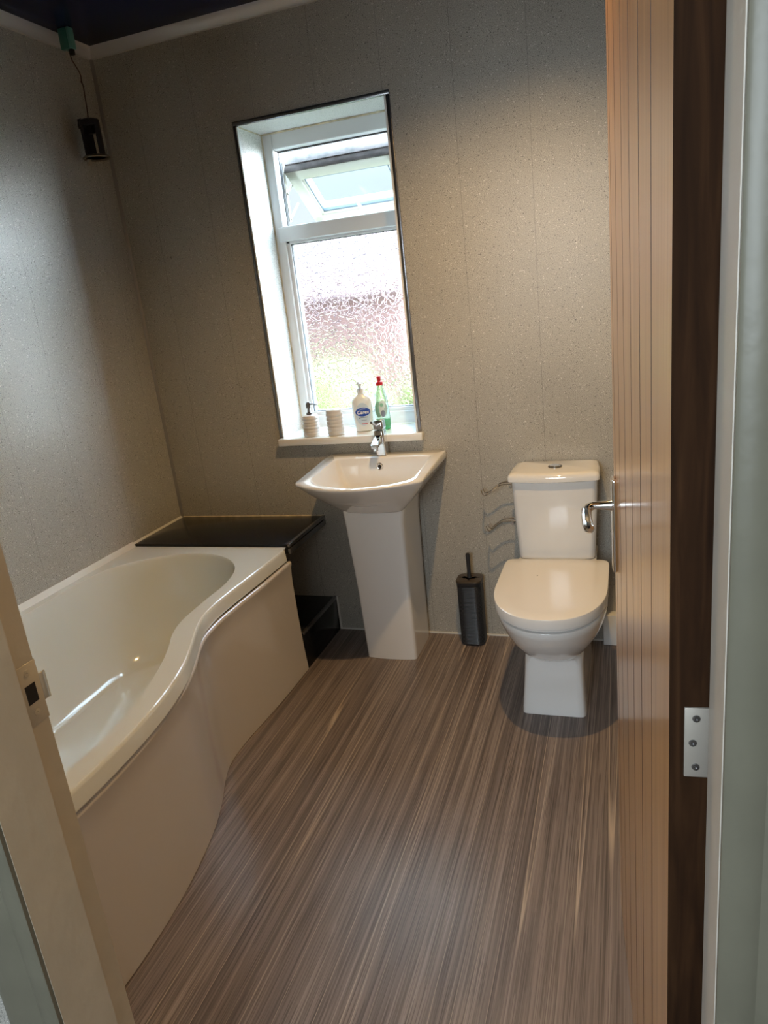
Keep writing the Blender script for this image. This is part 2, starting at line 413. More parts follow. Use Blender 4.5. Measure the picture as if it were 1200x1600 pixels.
bm = new(); box(bm, (WX0 - t, -0.006, WZ0), (WX0 + 0.001, 0.02, WZ1 - 0.002), 0.002); struct('trim_5', bm, m_darkchrome, 'dark edge strip left of the window opening')
bm = new(); box(bm, (WX1 - 0.001, -0.006, WZ0), (WX1 + t, 0.02, WZ1 - 0.002), 0.002); struct('trim_6', bm, m_darkchrome, 'dark edge strip right of the window opening')
# thin white bead inside the dark strips
bm = new(); box(bm, (WX0 + 0.001, -0.007, WZ0), (WX0 + 0.006, 0.006, WZ1 - 0.006)); struct('trim_7', bm, m_upvc, 'thin white bead left of the window opening')
bm = new(); box(bm, (WX1 - 0.008, -0.007, WZ0), (WX1 - 0.001, 0.006, WZ1 - 0.006)); struct('trim_8', bm, m_upvc, 'thin white bead right of the window opening')
# sealant beads round the bath and the ledge
bm = new(); prism(bm, [(0, 0.548), (0.012, 0.538), (0, 0.562)], 'y', -2.07, -0.375); prism(bm, [(0, 0.550), (0.007, 0.550), (0, 0.558)], 'y', -0.375, 0)
struct('trim_9', bm, m_whiteseal, 'white sealant line between the bath and the wall')
bm = new(); prism(bm, [(0, 0.550), (-0.003, 0.550), (0, 0.554)], 'x', 0, 0.735); struct('trim_10', bm, m_sealant, 'yellowed sealant line along the black ledge')
bm = new(); box(bm, (0.748, -0.006, 0.0), (JL + 1.13, 0.0, 0.006)); struct('baseboard_back', bm, m_whiteseal, 'thin white bead where wall meets floor')

# ------------------------------------------------------------------ window
win = bpy.data.objects.new('window_1', None); C.objects.link(win); win.location = ((WX0 + WX1) / 2, 0.2, WZ0); win['kind'] = 'structure'
win['label'] = 'white plastic window with open top sash over leaf patterned glass'
FY0, FY1 = 0.20, 0.265
bm = new()
def rail(x0, x1, z0, z1, y0=FY0, y1=FY1, bev=0.006): box(bm, (x0, y0, z0), (x1, y1, z1), bev, 3)
FL, FR, FB, FT = WX0, WX1, WZ0, WZ1
rail(FL, FL + 0.046, FB, FT); rail(FR - 0.046, FR, FB, FT); rail(FL + 0.0455, FR - 0.0455, FT - 0.066, FT); rail(FL + 0.0455, FR - 0.0455, FB, FB + 0.055); rail(FL + 0.02, FR - 0.02, 1.708, 1.768, FY0 - 0.004)
# glazing bead of the fixed light
for a in ((FL + 0.04, FL + 0.062, FB + 0.05, 1.712), (FR - 0.062, FR - 0.04, FB + 0.05, 1.712), (FL + 0.04, FR - 0.04, 1.696, 1.712), (FL + 0.04, FR - 0.04, FB + 0.05, FB + 0.072)):
    rail(*a, y0=FY0 + 0.012, y1=FY1, bev=0.004)
obj('window_frame', bm, m_upvc, win)
bm = new()
g = 0.004
for a in ((FL + 0.060, FL + 0.060 + g, FB + 0.068, 1.7), (FR - 0.060 - g, FR - 0.060, FB + 0.068, 1.7), (FL + 0.06, FR - 0.06, 1.694, 1.698), (FL + 0.06, FR - 0.06, FB + 0.070, FB + 0.074)):
    rail(*a, y0=FY0 + 0.020, y1=FY1 - 0.02, bev=0)
# seal round the opening light
for a in ((FL + 0.044, FL + 0.049, 1.766, FT - 0.064), (FR - 0.049, FR - 0.044, 1.766, FT - 0.064), (FL + 0.044, FR - 0.044, FT - 0.070, FT - 0.065)):
    rail(*a, y0=FY0 + 0.045, y1=FY1 - 0.005, bev=0)
obj('glazing_gasket', bm, m_gasket, win)
bm = new(); box(bm, (FL + 0.058, 0.226, FB + 0.068), (FR - 0.058, 0.232, 1.70)); obj('patterned_pane', bm, m_leaf, win)
bm = new()
box(bm, (WX0 - 0.002, 0.004, WZ0), (WX0 + 0.003, 0.205, WZ1)); box(bm, (WX1 - 0.003, 0.004, WZ0), (WX1 + 0.002, 0.205, WZ1)); box(bm, (WX0, 0.004, WZ1 - 0.003), (WX1, 0.205, WZ1 + 0.002))
obj('window_reveal', bm, m_reveal, win)
bm = new()
def bead(pts, r=0.004): tube(bm, pts, r, 8)
bead([(WX0 + 0.004, 0.199, WZ0 + 0.002), (WX0 + 0.004, 0.199, WZ1 - 0.004)]); bead([(WX0 + 0.004, 0.199, WZ1 - 0.005), (WX1 - 0.004, 0.199, WZ1 - 0.005)])
bead([(WX1 - 0.004, 0.199, WZ0 + 0.002), (WX1 - 0.004, 0.199, WZ1 - 0.004)]); bead([(WX0 + 0.004, 0.004, WZ1 - 0.005), (WX0 + 0.004, 0.199, WZ1 - 0.005)], 0.0025)
obj('yellow_sealant', bm, m_sealant, win)
bm = new(); box(bm, (WX0 - 0.001, -0.002, 0.875), (WX1 + 0.001, 0.20, WZ0), 0.0); box(bm, (0.583, -0.036, 0.875), (1.225, -0.001, WZ0), 0.003)
obj('window_sill', bm, m_sill, win)
# sash: pushed out at the bottom, dropped on its friction stays
sash = bpy.data.objects.new('opening_sash', None)
C.objects.link(sash); sash.parent = win
sash.location = Vector((WX0 + 0.054, 0.268, 1.980)) - win.location
TILT = radians(57)
sash.rotation_euler = (TILT, 0, 0)       # local -z runs down the sash
SW, SH, ST = FR - FL - 0.108, 0.345, 0.072
bm = new()
def sr(x0, x1, z0, z1, y0=0.0, y1=ST, b=0.005): box(bm, (x0, y0, z0), (x1, y1, z1), b, 2)
sr(0, 0.052, -SH, 0); sr(SW - 0.052, SW, -SH, 0); sr(0, SW, -0.052, 0); sr(0, SW, -SH, -SH + 0.055)
sr(0.045, 0.062, -SH + 0.05, -0.045, 0.008, ST); sr(SW - 0.062, SW - 0.045, -SH + 0.05, -0.045, 0.008, ST); sr(0.045, SW - 0.045, -0.062, -0.045, 0.008, ST); sr(0.045, SW - 0.045, -SH + 0.05, -SH + 0.066, 0.008, ST)
obj('sash_frame', bm, m_sashcream, sash, local=True)
bm = new(); box(bm, (-0.001, 0.002, -0.004), (SW + 0.001, ST + 0.002, 0.004), 0.001); box(bm, (0, 0.036, 0.002), (SW, 0.044, 0.007), 0.001)
obj('weathered_top_edge', bm, m_dirty, sash, local=True)
bm = new()
sr(0.060, 0.066, -SH + 0.062, -0.060, 0.012, 0.03, 0); sr(SW - 0.066, SW - 0.060, -SH + 0.062, -0.060, 0.012, 0.03, 0); sr(0.060, SW - 0.060, -0.066, -0.060, 0.012, 0.03, 0); sr(0.060, SW - 0.060, -SH + 0.062, -SH + 0.072, 0.012, 0.03, 0)
obj('sash_seal', bm, m_sashseal, sash, local=True)
bm = new(); box(bm, (0.058, 0.020, -SH + 0.062), (SW - 0.058, 0.026, -0.058)); obj('sash_pane', bm, m_glass, sash, local=True)
bm = new(); tube(bm, [(SW * 0.5 + 0.03, -0.006, -SH + 0.03), (SW * 0.5 + 0.03, -0.020, -SH + 0.03)], 0.010, 14)
box(bm, (SW * 0.5 + 0.01, -0.006, -SH + 0.015), (SW * 0.5 + 0.06, 0.0, -SH + 0.045), 0.002)
tube(bm, [(SW * 0.5 + 0.03, -0.020, -SH + 0.03), (SW * 0.5 + 0.015, -0.024, -SH + 0.07), (SW * 0.5 + 0.0, -0.022, -SH + 0.125)], [0.008, 0.0075, 0.006], 12)
obj('sash_handle', bm, m_white, sash, local=True)
for sx in (FL + 0.051, FR - 0.055):
    bm = new()
    box(bm, (sx, 0.262, 1.79), (sx + 0.003, 0.278, 2.02))
    def bar(a, b):
        tube(bm, [(sx + 0.003, *a), (sx + 0.003, *b)], 0.005, 6)
    bar((0.27, 1.80), (0.37, 1.87)); bar((0.27, 1.90), (0.33, 1.94))
    obj('friction_stay', bm, m_steel, win)

# ------------------------------------------------------------------ door lining, architraves
def lining():
    bm = new()
    # left: rebate 12 mm deep against a stop
    prism(bm, [(JL - 0.03, YF + 0.004), (JL, YF + 0.004), (JL, -2.168), (JL + 0.012, -2.170), (JL + 0.013, YH - 0.012), (JL - 0.03, YH - 0.012)], 'z', 0, JZ)
    return bm
bm = lining()
bmesh.ops.bevel(bm, geom=[e for e in bm.edges if abs(e.verts[0].co.z - e.verts[1].co.z) > 1], offset=0.0018, segments=2, affect='EDGES')
jl = struct('trim_11', bm, m_cream, 'chipped cream painted door jamb on the left')
bm = new(); box(bm, (JL - 0.001, -2.163, 0.968), (JL + 0.0006, -2.131, 1.052), 0.0003); box(bm, (JL - 0.001, -2.131, 0.992), (JL + 0.0006, -2.121, 1.030), 0.0006)
tube(bm, [(JL + 0.0005, -2.1225, 0.992), (JL + 0.0005, -2.1225, 1.030)], 0.0016, 8)
sp = obj('strike_plate', bm, m_cream, jl, sharp=50)
bm = new(); box(bm, (JL - 0.01, -2.157, 0.998), (JL + 0.0009, -2.140, 1.024)); obj('latch_hole', bm, m_hole, sp)
for z in (0.984, 1.040):
    bm = new(); lathe(bm, [(0.0005, 0), (0.0048, 0), (0.0046, 0.0008), (0.0015, 0.0011), (0.0005, 0.0004)], (JL + 0.0004, -2.148, z), 16, 'x'); obj('screw_head', bm, m_cream, sp)
bm = new()
prism(bm, [(JR + 0.03, YF + 0.004), (JR, YF + 0.004), (JR, -2.150), (JR - 0.010, -2.152), (JR - 0.010, YH - 0.012), (JR + 0.03, YH - 0.012)], 'z', 0, JZ)
bmesh.ops.bevel(bm, geom=[e for e in bm.edges if abs(e.verts[0].co.z - e.verts[1].co.z) > 1], offset=0.003, segments=3, affect='EDGES')
struct('trim_12', bm, m_palejamb, 'pale gloss painted door jamb on the right')
bm = new(); box(bm, (JL - 0.03, YH - 0.012, JZ), (JR + 0.03, YF + 0.004, JZ + 0.03)); struct('trim_13', bm, m_cream, 'door head lining')
ay = YH - 0.012
def arch(x0, s):
    a = [(0, 0), (0.0, -0.004), (0.003, -0.006), (0.022, -0.007), (0.030, -0.003), (0.038, -0.005), (0.075, -0.009), (0.088, -0.005), (0.096, -0.002), (0.098, 0)]
    return [(x0 + s * u, YH + v - (0.012 if v else 0)) for u, v in a]
bm = new(); prism(bm, arch(JL + 0.0122, -1), 'z', 0, JZ + 0.06); struct('trim_14', bm, m_archi, 'grey green painted architrave left of the doorway')
bm = new(); prism(bm, arch(JR - 0.0092, 1), 'z', 0, JZ + 0.06); struct('trim_15', bm, m_archi, 'grey green painted architrave right of the doorway')

# ------------------------------------------------------------------ door leaf (local x along the leaf, y=0 is the boarded face)
DL, DT = 0.760, 0.0375
th = math.atan2(0.9964, -0.0847)
bm = new()
prof = [(0.0, 0.0)]
for s in (0.145, 0.260, 0.375, 0.490, 0.605, 0.715):
    prof += [(s - 0.0036, 0.0), (s - 0.0020, -0.0048), (s + 0.0020, -0.0048), (s + 0.0036, 0.0)]
prof += [(DL, 0.0), (DL, -DT), (0.0, -DT)]
prism(bm, prof, 'z', 0.006, 2.035)
for f in bm.faces:
    n = f.normal
    c = f.calc_center_median()
bm.normal_update()
for f in bm.faces:
    c = f.calc_center_median()
    if abs(c.y) < 0.0052 and c.y < -0.0005 and f.calc_area() > 0.001: f.material_index = 1
    if abs(c.x) < 1e-5 or abs(c.x - DL) < 1e-5: f.material_index = 2
door = obj('door_1', bm, [m_oak, m_groove, m_walnut], local=True, smooth=False)
door.location = (2.046, -2.10, 0); door.rotation_euler = (0, 0, th); door['kind'] = 'structure'
door['label'] = 'oak boarded door standing open into the bathroom'
for z in (0.955 + 0.035, 1.78, 0.20):
    bm = new()
    box(bm, (-0.0022, -DT - 0.001, z - 0.040), (0.0005, -DT + 0.0235, z + 0.040), 0.0006)
    tube(bm, [(0.001, -DT - 0.003, z - 0.040), (0.001, -DT - 0.003, z + 0.040)], 0.0036, 12)
    hg = obj('hinge', bm, m_steel, door, local=True); 
    for dz, dy in ((0.028, 0.0), (0.0, 0.003), (-0.028, 0.0)):
        bm = new(); lathe(bm, [(0.0003, -0.0022), (0.0040, -0.0022), (0.0036, -0.0032), (0.0014, -0.0034), (0.0003, -0.0025)], (0, -DT + 0.0125 + dy, z + dz), 16, 'x')
        obj('screw', bm, m_darkchrome, hg, local=True)
# lever handle: backplate, rose collar, swept lever
hs = 0.712
bm = new(); box(bm, (hs - 0.020, 0.0, 0.885), (hs + 0.020, 0.008, 1.072), 0.003, 3); hp = obj('handle_backplate', bm, m_chrome, door, local=True)
bm = new(); tube(bm, [(hs, 0.006, 1.018), (hs, 0.022, 1.018), (hs, 0.042, 1.018), (hs - 0.004, 0.050, 1.016), (hs - 0.014, 0.055, 1.013), (hs - 0.035, 0.056, 1.007), (hs - 0.065, 0.055, 1.003), (hs - 0.092, 0.053, 1.003), (hs - 0.104, 0.052, 1.004)],
     [0.011, 0.0085, 0.0078, 0.009, 0.0095, 0.0095, 0.010, 0.009, 0.004], 18)
obj('lever', bm, m_chrome, hp, local=True)

# ------------------------------------------------------------------ bath
bath = thing('bath', 'white P-shaped acrylic bath with a bulging front panel along the left wall', 'bath', (0.37, -1.22, 0))
RZ = 0.540
outer_r = [(0.722, -0.374), (0.716, -0.60), (0.709, -0.78), (0.709, -0.90), (0.722, -1.00), (0.752, -1.085), (0.795, -1.18), (0.838, -1.285), (0.870, -1.40), (0.888, -1.50), (0.898, -1.60), (0.903, -1.70), (0.903, -1.80), (0.898, -1.90), (0.878, -2.00), (0.82, -2.055), (0.72, -2.070)]
oc = [Vector((x, y)) for x, y in outer_r]
oc = catmull(oc, 6)
outer = [Vector((0.002, -0.374))] + oc + [Vector((0.002, -2.070))]
inner_c = [(0.045, -1.061), (0.040, -0.80), (0.050, -0.68), (0.076, -0.61), (0.131, -0.545), (0.233, -0.474), (0.349, -0.446), (0.463, -0.464), (0.557, -0.520), (0.623, -0.608), (0.657, -0.731), (0.660, -0.860), (0.663, -0.955), (0.672, -1.045), (0.697, -1.125), (0.735, -1.20), (0.775, -1.295), (0.815, -1.42), (0.838, -1.530), (0.848, -1.625), (0.850, -1.75), (0.825, -1.87), (0.74, -1.96), (0.55, -2.0), (0.30, -2.0), (0.13, -1.96), (0.065, -1.86), (0.047, -1.70), (0.045, -1.40)]
inner = catmull([Vector(p) for p in inner_c], 4, True)
def off(loop, d, closed=True):
    n = len(loop); out = []
    for i, p in enumerate(loop):
        a = loop[(i - 1) % n] if (closed or i > 0) else loop[0]; b = loop[(i + 1) % n] if (closed or i < n - 1) else loop[-1]
        tdir = (b - a).normalized(); nn = Vector((-tdir.y, tdir.x)); out.append(p + nn * d)
    return out
bm = new()
def ring(loop, z): return [bm.verts.new((p.x, p.y, z)) for p in loop]
def bridge(a, b):
    n = len(a); return [bm.faces.new((a[i], a[(i + 1) % n], b[(i + 1) % n], b[i])) for i in range(n)]
def grow(loop, d):       # outward move only on the free (right) side
    q = off(loop, -1.0); out = []
    for p, r in zip(loop, q):
        v = r - p
        if p.x < 0.01: v = Vector((0, 0))
        if abs(p.y + 0.374) < 1e-3: v = Vector((1, 0)) if p.x > 0.1 else Vector((0, 0))
        out.append(p + (v.normalized() * d if v.length else v))
    return out
# orientation test: make sure grow() goes outward
tst = grow(outer, 0.01); sgn = 1 if sum(p.x for p in tst) > sum(p.x for p in outer) else -1
o0 = ring(outer, RZ); o1 = ring(grow(outer, 0.003 * sgn), RZ - 0.0015); o2 = ring(grow(outer, 0.006 * sgn), RZ - 0.006)
o2b = ring(grow(outer, 0.0068 * sgn), RZ - 0.010); o3 = ring(grow(outer, 0.010 * sgn), RZ - 0.046); o4 = ring(grow(outer, 0.008 * sgn), RZ - 0.050); o5 = ring(grow(outer, -0.008 * sgn), RZ - 0.050)
for a, b in ((o0, o1), (o1, o2), (o2, o2b), (o2b, o3), (o3, o4), (o4, o5)): bridge(a, b)
def basin_pt(p, s):
    q = Vector((0.150 + (p.x - 0.04) * 0.70, -1.235 + (p.y + 1.22) * 0.80))
    return p.lerp(q, s)
levels = [(RZ, 0.0), (RZ - 0.003, 0.010), (RZ - 0.010, 0.028), (RZ - 0.06, 0.07), (0.40, 0.16), (0.32, 0.27), (0.25, 0.42), (0.20, 0.58), (0.170, 0.74), (0.152, 0.90), (0.146, 1.0)]
rr = [ring([basin_pt(p, s) for p in inner], z) for z, s in levels]
fl = []
for a, b in zip(rr, rr[1:]): bridge(a, b)
cxy = Vector((0.40, -1.25))
lastl = [basin_pt(p, 1.0) for p in inner]
prev = rr[-1]
for k, f in enumerate((0.75, 0.4)):
    nx = ring([cxy + (p - cxy) * f for p in lastl], 0.143 - 0.002 * k); bridge(prev, nx); prev = nx
bm.faces.new(prev)
bm.edges.ensure_lookup_table()
be = [bm.edges.get((o0[i], o0[(i + 1) % len(o0)])) for i in range(len(o0))] + [bm.edges.get((rr[0][i], rr[0][(i + 1) % len(inner)])) for i in range(len(inner))]
bmesh.ops.triangle_fill(bm, use_beauty=True, edges=be)
obj('tub', bm, m_bath, bath, sharp=23)
# front panel
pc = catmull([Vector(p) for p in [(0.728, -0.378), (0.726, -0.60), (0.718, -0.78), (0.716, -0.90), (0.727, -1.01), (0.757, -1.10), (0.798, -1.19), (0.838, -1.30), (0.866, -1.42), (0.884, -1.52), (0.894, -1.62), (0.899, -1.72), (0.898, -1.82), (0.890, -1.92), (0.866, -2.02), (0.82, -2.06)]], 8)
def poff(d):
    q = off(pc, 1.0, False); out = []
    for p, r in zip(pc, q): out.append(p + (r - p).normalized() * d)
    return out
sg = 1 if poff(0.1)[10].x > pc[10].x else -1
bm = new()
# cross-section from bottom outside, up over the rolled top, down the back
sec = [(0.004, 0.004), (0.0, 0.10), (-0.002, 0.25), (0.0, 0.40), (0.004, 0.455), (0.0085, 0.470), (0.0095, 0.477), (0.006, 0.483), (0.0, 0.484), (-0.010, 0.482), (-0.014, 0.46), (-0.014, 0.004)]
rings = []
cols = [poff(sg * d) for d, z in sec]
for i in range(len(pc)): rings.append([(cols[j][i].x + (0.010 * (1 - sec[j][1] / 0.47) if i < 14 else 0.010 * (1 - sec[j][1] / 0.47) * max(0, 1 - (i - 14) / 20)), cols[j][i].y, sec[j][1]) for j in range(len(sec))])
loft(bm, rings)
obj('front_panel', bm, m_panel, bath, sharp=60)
bm = new()
kr = []
for i in range(len(pc)):
    p0, p1 = poff(-sg * 0.006)[i], poff(-sg * 0.020)[i]
    kr.append([(p0.x, p0.y, 0.47), (p0.x, p0.y, 0.492), (p1.x, p1.y, 0.492), (p1.x, p1.y, 0.47)])
loft(bm, kr); obj('panel_gap_shade', bm, m_hole, bath)  # near-black strip: the shade of the gap under the lip put in as colour

# ------------------------------------------------------------------ black boxed ledge behind the bath
led = thing('boxed_ledge', 'black gloss ledge with a chrome edge and low step box behind the bath', 'ledge', (0.37, -0.19, 0))
bm = new(); box(bm, (0.001, -0.372, 0.512), (0.728, -0.001, 0.550), 0.001); obj('ledge_top', bm, m_black, led)
bm = new(); box(bm, (0.722, -0.371, 0.538), (0.738, -0.001, 0.5525), 0.003, 3); box(bm, (0.726, -0.371, 0.510), (0.738, -0.001, 0.534), 0.003, 3); obj('edge_strip', bm, m_darkchrome, led)
bm = new(); box(bm, (0.42, -0.371, 0.165), (0.44, -0.001, 0.512)); obj('niche_shade_board', bm, m_black, led)  # black sheet added to stand in for the shade deep in the niche
bm = new(); box(bm, (0.001, -0.371, 0.0), (0.738, -0.001, 0.162), 0.001); sb = obj('step_box', bm, m_black, led)
bm = new(); box(bm, (0.726, -0.371, 0.152), (0.741, -0.001, 0.166), 0.003, 3); obj('step_strip', bm, m_darkchrome, sb)
bm = new(); box(bm, (0.739, -0.006, 0.0), (0.748, -0.0008, 0.166)); struct('trim_16', bm, m_whiteseal, 'white sealant line beside the black step box')

# ------------------------------------------------------------------ washbasin
wb = thing('washbasin', 'white ceramic washbasin on a full pedestal under the window', 'basin', (1.06, -0.2, 0))
bx = 1.062
def mixring(A, B, s): return [(a[0] + (b[0] - a[0]) * s, a[1] + (b[1] - a[1]) * s) for a, b in zip(A, B)]
A = rrect(bx - 0.252, bx + 0.250, -0.395, -0.002, 0.014, 0.108)
B = rrect(bx - 0.105, bx + 0.125, -0.285, -0.004, 0.020, 0.02)
I0 = rrect(bx - 0.200, bx + 0.210, -0.372, -0.092, 0.030, 0.100, rb=0.02)
I1 = rrect(bx - 0.135, bx + 0.150, -0.300, -0.130, 0.045, 0.05)
A_in = mixring(A, [(bx, -0.25)] * len(A), 0.012)
def zt(p): return 0.826 if p[1] > -0.1 else 0.826 - 0.020 * min(1, (-0.1 - p[1]) / 0.3)
bm = new(); rings = []
prof = [(1.0, 0.655), (0.93, 0.662), (0.80, 0.680), (0.62, 0.703), (0.42, 0.730), (0.24, 0.757), (0.10, 0.780), (0.03, 0.793), (0.0, 0.800)]
for s, z in prof: rings.append(at(mixring(A, B, s), z))
rings.append([(p[0], p[1], zt(p) - 0.004) for p in A]); rings.append([(p[0], p[1], zt(p)) for p in A_in])
nI = mixring(I0, A, 0.04)
rings.append([(p[0], p[1], zt(p) - 0.001) for p in nI]); rings.append([(p[0], p[1], zt(p) - 0.006) for p in I0])
for s, dz in ((0.10, 0.02), (0.22, 0.05), (0.42, 0.085), (0.70, 0.105), (1.0, 0.112)): rings.append([(p[0], p[1], 0.812 - dz) for p in mixring(I0, I1, s)])
loft(bm, rings)
obj('basin_bowl', bm, m_cer, wb, sharp=55)
bm = new()
lathe(bm, [(0.0075, 0.0), (0.0150, 0.0), (0.0150, -0.004), (0.012, -0.006), (0.0078, -0.004)], (bx - 0.008, -0.0955, 0.789), 24, 'y')
ov = obj('overflow_ring', bm, m_chrome, wb)
bm = new(); lathe(bm, [(0.0080, 0.001), (0.0080, -0.0045), (0.0001, -0.0045)], (bx - 0.008, -0.0955, 0.789), 16, 'y'); obj('overflow_hole', bm, m_hole, ov)
bm = new(); lathe(bm, [(0.001, 0.697), (0.022, 0.697), (0.022, 0.702), (0.016, 0.704), (0.001, 0.704)], (bx, -0.21, 0.004), 24); obj('plug', bm, m_chrome, wb)
# pedestal
P0 = rrect(0.958, 1.172, -0.246, -0.030, 0.012, 0.010); P1 = rrect(0.936, 1.180, -0.262, -0.02, 0.014, 0.010)
P2 = rrect(0.930, 1.190, -0.262, -0.02, 0.014, 0.010)
bm = new(); loft(bm, [at(P0, 0.001), at(mixring(P0, P1, 0.35), 0.30), at(P1, 0.60), at(P2, 0.672)])
obj('pedestal', bm, m_cer, wb, sharp=50)
# tap (part), its lever and spout are sub-parts
tx, ty = 1.056, -0.052
bm = new(); tube(bm, [(tx + 0.004, ty, 0.824), (tx + 0.004, ty, 0.832)], 0.027, 28)
bb = new(); bm.free(); bm = bb
rings = [at(rrect(tx - 0.022 + k, tx + 0.022 - k, ty - 0.022 + k + l, ty + 0.022 - k, 0.010, 0.0, 4, 5), z) for z, k, l in ((0.8245, 0, 0), (0.828, 0, 0), (0.90, 0.0, -0.004), (0.928, 0.001, -0.006), (0.932, 0.003, -0.006))]
loft(bm, rings); tap = obj('tap', bm, m_chrome, wb)
bm = new()
rings = []
for yy, z0, z1, hw in ((ty - 0.012, 0.884, 0.918, 0.014), (ty - 0.040, 0.880, 0.908, 0.014), (ty - 0.070, 0.874, 0.896, 0.014), (ty - 0.090, 0.870, 0.888, 0.014), (ty - 0.094, 0.872, 0.886, 0.012)):
    rings.append([(tx + sx * hw, yy, z) for sx, z in ((-1, z0), (1, z0), (1, z1), (-1, z1))])
loft(bm, rings); bmesh.ops.bevel(bm, geom=[e for e in bm.edges], offset=0.003, segments=2, affect='EDGES')
lathe(bm, [(0.009, 0.862), (0.011, 0.862), (0.011, 0.876), (0.001, 0.876)], (tx, ty - 0.080, 0), 20)
obj('spout', bm, m_chrome, tap)
bm = new()
rings = [at(rrect(tx - 0.021 + k, tx + 0.021 - k, ty - 0.026 + k, ty + 0.021 - k, 0.009, 0.0, 4, 5), z) for z, k in ((0.934, 0.002), (0.937, 0), (0.965, 0), (0.971, 0.003))]
loft(bm, rings)
tube(bm, [(tx - 0.004, ty - 0.020, 0.955), (tx - 0.004, ty - 0.045, 0.961), (tx - 0.004, ty - 0.085, 0.976)], [0.008, 0.006, 0.005], 12)
obj('tap_lever', bm, m_chrome, tap)

# ------------------------------------------------------------------ toilet
wc = thing('toilet', 'white close-coupled toilet with closed lid between basin and door', 'toilet', (1.75, -0.35, 0))
tcx = 1.749
bm = new()
R_ = []
for z, hw, ym, yf, yb, pf, pb in ((0.001, 0.110, -0.30, -0.572, -0.10, 16, 16), (0.02, 0.109, -0.30, -0.570, -0.10, 16, 16), (0.10, 0.104, -0.30, -0.548, -0.10, 14, 14), (0.17, 0.101, -0.30, -0.530, -0.10, 12, 12),
                                  (0.196, 0.101, -0.30, -0.530, -0.10, 8, 10), (0.204, 0.106, -0.32, -0.560, -0.10, 3.0, 8), (0.225, 0.123, -0.34, -0.600, -0.11, 2.5, 6), (0.255, 0.142, -0.37, -0.640, -0.12, 2.3, 5), (0.29, 0.158, -0.40, -0.675, -0.14, 2.25, 5),
                                  (0.33, 0.172, -0.43, -0.704, -0.17, 2.2, 6), (0.365, 0.180, -0.45, -0.724, -0.20, 2.2, 7), (0.385, 0.183, -0.46, -0.732, -0.215, 2.2, 8), (0.392, 0.181, -0.46, -0.729, -0.218, 2.2, 8)):
    R_.append(at(dshape(tcx + 0.006, hw, ym, yf, yb, pf, pb, 72), z))
loft(bm, R_)
rings = [at(rrect(tcx - 0.100, tcx + 0.106, -0.25, -0.015, 0.02), 0.001), at(rrect(tcx - 0.100, tcx + 0.106, -0.25, -0.015, 0.02), 0.25), at(rrect(tcx - 0.140, tcx + 0.138, -0.26, -0.015, 0.02), 0.36), at(rrect(tcx - 0.143, tcx + 0.142, -0.26, -0.015, 0.02), 0.425)]
loft(bm, rings)
obj('toilet_pan', bm, m_cer, wc, sharp=50)
bm = new(); s0 = dshape(tcx + 0.005, 0.176, -0.47, -0.720, -0.235, 2.2, 14, 72)
loft(bm, [at(s0, 0.394), at(dshape(tcx + 0.005, 0.178, -0.47, -0.723, -0.233, 2.2, 14, 72), 0.397), at(dshape(tcx + 0.005, 0.178, -0.47, -0.723, -0.233, 2.2, 14, 72), 0.404), at(s0, 0.406)])
obj('toilet_seat', bm, m_seat, wc)
bm = new()
def LD(k): return dshape(tcx + 0.004, 0.187 - k, -0.475, -0.740 + k, -0.226 - k, 2.25, 14, 84)
loft(bm, [at(LD(0.003), 0.4095), at(LD(0.001), 0.411), at(LD(0.0), 0.4415), at(LD(0.0012), 0.4445), at(LD(0.004), 0.4458), at(LD(0.05), 0.447), at(LD(0.12), 0.4475)])
obj('toilet_lid', bm, m_seat, wc, sharp=40)
bm = new()
cx_ = 1.747
rings = []
for z, hw, yf in ((0.428, 0.138, -0.176), (0.44, 0.141, -0.180), (0.60, 0.149, -0.186), (0.733, 0.154, -0.190)):
    rings.append(at(rrect(cx_ - hw, cx_ + hw, yf, -0.012, 0.020, 0.014, rb=0.01), z))
loft(bm, rings); obj('cistern', bm, m_cer, wc, sharp=45)
bm = new(); rings = []
for z, k in ((0.734, 0.006), (0.738, 0.0), (0.752, 0.0), (0.761, 0.003), (0.766, 0.010), (0.768, 0.03)):
    rings.append(at(rrect(cx_ - 0.165 + k, cx_ + 0.163 - k, -0.200 + k, -0.008 - k * 0.3, 0.012, 0.018, rb=0.012, inset_back=0.05), z))
loft(bm, rings); obj('cistern_lid', bm, m_cer, wc, sharp=45)
bm = new(); lathe(bm, [(0.026, 0.766), (0.026, 0.771), (0.023, 0.7725), (0.0001, 0.7725)], (1.748, -0.105, 0), 32); fb = obj('flush_plate', bm, m_darkchrome, wc)
bm = new(); lathe(bm, [(0.020, 0.772), (0.019, 0.7745), (0.0001, 0.775)], (1.748, -0.105, 0), 28, sx=1.0); obj('flush_button', bm, m_chrome, fb)
bm = new(); lathe(bm, [(0.0001, 0.4465), (0.0022, 0.4465), (0.0020, 0.4479), (0.0001, 0.4480)], (1.700, -0.395, 0), 10); obj('lid_mark', bm, m_hole, wc)
# boxed pipe beside the toilet
bm = new(); box(bm, (1.905, -0.045, 0.001), (2.30, -0.001, 0.135), 0.004); o = obj('pipe_boxing', bm, m_upvc)
o['label'] = 'low white pipe boxing on the floor between the toilet and the door'; o['category'] = 'pipe boxing'

